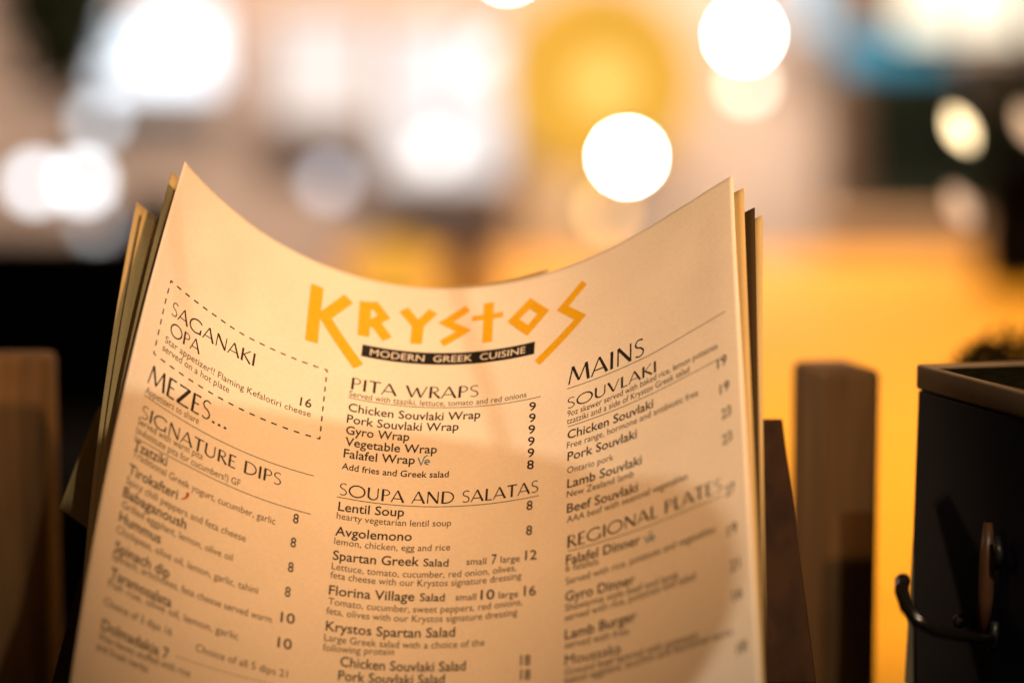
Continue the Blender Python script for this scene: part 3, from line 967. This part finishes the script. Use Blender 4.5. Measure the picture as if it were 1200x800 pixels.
# dark bench at the left
x0, x1, z0, z1, y = rect(-420, 212, 274, 400, 4.4)
bench = empty('bench', 'black high-backed bench filling the dark left side behind the menus', 'bench', None, ((x0 + x1) / 2, y, -0.75))
MB().box(x0, x1, y, y + 0.08, -0.72, z1).build('backrest', M['black'], bench, bevel=0.02)
MB().box(x0, x1, y - 0.5, y - 0.002, -0.40, -0.30).build('seat', M['black'], bench, bevel=0.02)
for xx in (x0 + 0.05, x1 - 0.05):
    MB().box(xx - 0.03, xx + 0.03, y - 0.46, y - 0.40, -0.75, -0.402).build('leg', M['black'], bench)

# a dark chair in front of the bench
x0, x1, z0, z1, y = rect(138, 222, 226, 300, 3.9)
chair = empty('chair', 'dark chair whose back rises beside the bench, just left of the stacked menus', 'chair', None, ((x0 + x1) / 2, y, -0.75))
MB().box(x0, x1, y, y + 0.03, z0 - 0.25, z1).build('backrest', M['black'], chair, bevel=0.014)
MB().box(x0 - 0.1, x1 + 0.1, y - 0.38, y + 0.03, -0.33, -0.29).build('seat', M['black'], chair, bevel=0.01)
for xx in (x0 - 0.07, x1 + 0.04):
    for yy in (y - 0.35, y - 0.01):
        MB().box(xx, xx + 0.03, yy, yy + 0.03, -0.75, -0.331).build('leg', M['black'], chair)
MB().box(x0 + 0.01, x1 - 0.01, y + 0.004, y + 0.026, -0.289, z0 - 0.251).build('back_post', M['black'], chair)

# dark plant hanging at the upper left
def plant(px, py, d, sx, sz, n, label, seed):
    rn = random.Random(seed)
    c0 = at(px, py, d)
    t = empty('hanging_plant', label, 'plant', None, tuple(c0))
    b = MB()
    for i in range(n):
        c = c0 + Vector((rn.gauss(0, sx), rn.gauss(0, 0.08), rn.gauss(0, sz)))
        a = Vector((rn.uniform(-1, 1), rn.uniform(-1, 1), rn.uniform(-1, 0.3))).normalized()
        s = a.cross(Vector((0.2, 1, 0.1))).normalized()
        b.raw([c - a * 0.035, c + s * 0.014, c + a * 0.045, c - s * 0.014], [(0, 1, 2, 3)])
    b.build('foliage', M['leaf'], t)
    MB().tube([c0 + Vector((0, 0, -sz)), c0 + Vector((0, 0, sz))], 0.01, 8).build('stem', M['brown'], t)
    return t


plant(72, 10, 5.2, 0.05, 0.07, 700, 'dark green plant hanging at the upper left corner', 5)

# things along the right of the far wall
def block(name, px0, px1, py0, py1, d, depth, mat, label, cat, bevel=0.01):
    x0, x1, z0, z1, y = rect(px0, px1, py0, py1, d)
    o = MB().box(x0, x1, y, y + depth, z0, z1).build(name, mat, None, bevel=bevel)
    return tag(o, label, cat)


block('pillar', 975, 1008, -60, 560, 6.3, 0.2, M['brown'], 'narrow brown timber pillar right of the brilliant lamps', 'pillar')
block('cabinet', 596, 692, 178, 560, 6.2, 0.3, M['tan'], 'tan timber cabinet against the far wall left of the brilliant white lamp', 'cabinet')
x0, x1, z0, z1, y = rect(1010, 1260, 62, 560, 6.35)
door = empty('door', 'dark green door behind the candle lamps at the right', 'door', None, ((x0 + x1) / 2, y, z0))
MB().box(x0, x1, y, y + 0.05, z0, z1).build('leaf', M['greendoor'], door, bevel=0.008)
MB().box(x0 - 0.05, x0 - 0.002, y - 0.03, y + 0.08, z0, z1).build('frame', M['brown'], door)
MB().ball((x0 + 0.08, y - 0.03, z0 + 0.9), 0.03).build('handle', M['metal'], door, True)
block('sideboard', 965, 1240, 262, 560, 5.4, 0.3, M['tan'], 'low tan sideboard under the candle lamps, beyond the yellow table', 'sideboard')
x0, x1, z0, z1, y = rect(985, 1105, 32, 82, 6.1)
aw = MB().hexa([(x0, y - 0.12, z0), (x1, y - 0.12, z0), (x1, y + 0.1, z0 + 0.02), (x0, y + 0.1, z0 + 0.02), (x0, y - 0.02, z1), (x1, y - 0.02, z1), (x1, y + 0.1, z1), (x0, y + 0.1, z1)]).build('awning', M['blueaw'], None, bevel=0.01)
tag(aw, 'small blue canvas awning over the dark green door', 'awning')
x0, x1, z0, z1, y = rect(1055, 1330, -70, 42, 6.0)
sg = empty('light_box', 'cream lit box along the upper right corner', 'light box', None, ((x0 + x1) / 2, y, z0))
MB().box(x0, x1, y, y + 0.02, z0, z1).build('panel', glow('light_box_glow', (1.0, 0.88, 0.66), 1.7), sg)
MB().box(x0 - 0.02, x1 + 0.02, y + 0.021, y + 0.12, z0 - 0.01, z1 + 0.01).build('case', M['metal'], sg)
x0, x1, z0, z1, y = rect(915, 1010, -60, 52, 6.2)
sw = window(925, 1010, -60, 38, 6.4, (0.62, 0.86, 1.0), 1.1, 'pale sky blue window between the brilliant lamp and the cream light box')
x0, x1, z0, z1, y = rect(1138, 1290, 60, 130, 3.4)
sp = empty('loudspeaker', 'dark navy loudspeaker at the right edge above the candle lamps', 'loudspeaker', None, ((x0 + x1) / 2, y, z0))
MB().box(x0, x1, y, y + 0.12, z0, z1).build('cabinet', M['navyp'], sp, bevel=0.01)
MB().ball(((x0 + x1) / 2, y, (z0 + z1) / 2), 0.022, 0.01, 0.022).build('cone', M['black'], sp, True)
MB().tube([Vector(((x0 + x1) / 2, y + 0.06, z1)), Vector(((x0 + x1) / 2, y + 0.06, 3.0))], 0.012, 8).build('bracket', M['metal'], sp)
block('post', 1160, 1270, 185, 340, 3.6, 0.1, M['black'], 'black post at the right edge behind the tan candle lamp', 'post')

# things standing on the far end of the yellow table
c = at(462, 312, 3.4)
tl = empty('table_lantern', 'small glowing yellow lantern on the far end of the table', 'lantern', None, (c.x, c.y, -0.003))
MB().tube([(c.x, c.y, -0.003), (c.x, c.y, 0.006)], 0.05, 24).build('base', M['metal'], tl)
MB().tube([(c.x, c.y, 0.0065), (c.x, c.y, 0.03), (c.x, c.y, 0.06), (c.x, c.y, 0.085)], [0.040, 0.052, 0.052, 0.036], 24).build('shade', glow('table_lantern_glow', (1.0, 0.45, 0.05), 1.0), tl, True)

c = at(548, 322, 3.2)
c.z = -0.002
bot = empty('bottle', 'small dark brown bottle on the far end of the yellow table', 'bottle', None, tuple(c))
MB().tube([(c.x, c.y, c.z + 0.002), (c.x, c.y, c.z + 0.075)], 0.028, 16).build('body', M['brown_grip'], bot, True)
MB().tube([(c.x, c.y, c.z + 0.0755), (c.x, c.y, c.z + 0.09), (c.x, c.y, c.z + 0.12)], [0.027, 0.012, 0.011], 16).build('neck', M['brown_grip'], bot, True)

# an unseen black dome added above the view to cast a shadow on the menu
_l = Vector((0.30, -0.20, 1.00))
DC = _l.lerp(at(275, 800, 0.72), 0.5)
dome = empty('dome_blocker', 'black dome added above the view, out of sight, to shade the menu', 'lamp', None, tuple(DC))
b = MB()
n = 40
prof = [(0.061, 0.0), (0.059, 0.010), (0.045, 0.018), (0.022, 0.021), (0.006, 0.024), (0.004, 0.034)]
v = [(DC.x + r_ * math.cos(2 * math.pi * i / n), DC.y + r_ * math.sin(2 * math.pi * i / n), DC.z + z_) for r_, z_ in prof for i in range(n)]
b.raw(v, [(k * n + i, k * n + (i + 1) % n, (k + 1) * n + (i + 1) % n, (k + 1) * n + i) for k in range(len(prof) - 1) for i in range(n)] + [tuple((len(prof) - 1) * n + i for i in range(n))])
b.build('shade', M['black'], dome, True)
MB().ball((DC.x, DC.y, DC.z + 0.006), 0.012).build('bulb', M['cream'], dome, True)
MB().tube([(DC.x, DC.y, DC.z + 0.034), (DC.x, DC.y, 3.0)], 0.0004, 8).build('cord', M['black'], dome)  # added with the dome, out of sight
BC = _l.lerp(at(672, 682, 0.70), 0.52)  # unseen ball added to bulge the menu shadow to the right
globe = empty('globe_blocker', 'grey globe added beside the black dome, out of sight, to shade the menu', 'lamp', None, tuple(BC))
MB().ball(BC, 0.0235, n=32, m=18).build('globe', M['metal'], globe, True)
MB().tube([BC + Vector((0, 0, 0.023)), BC + Vector((0, 0, 0.034))], 0.005, 12).build('socket', M['black'], globe, True)
MB().tube([BC + Vector((0, 0, 0.034)), Vector((BC.x, BC.y, 3.0))], 0.0008, 8).build('cord', M['black'], globe)  # added with the globe, out of sight
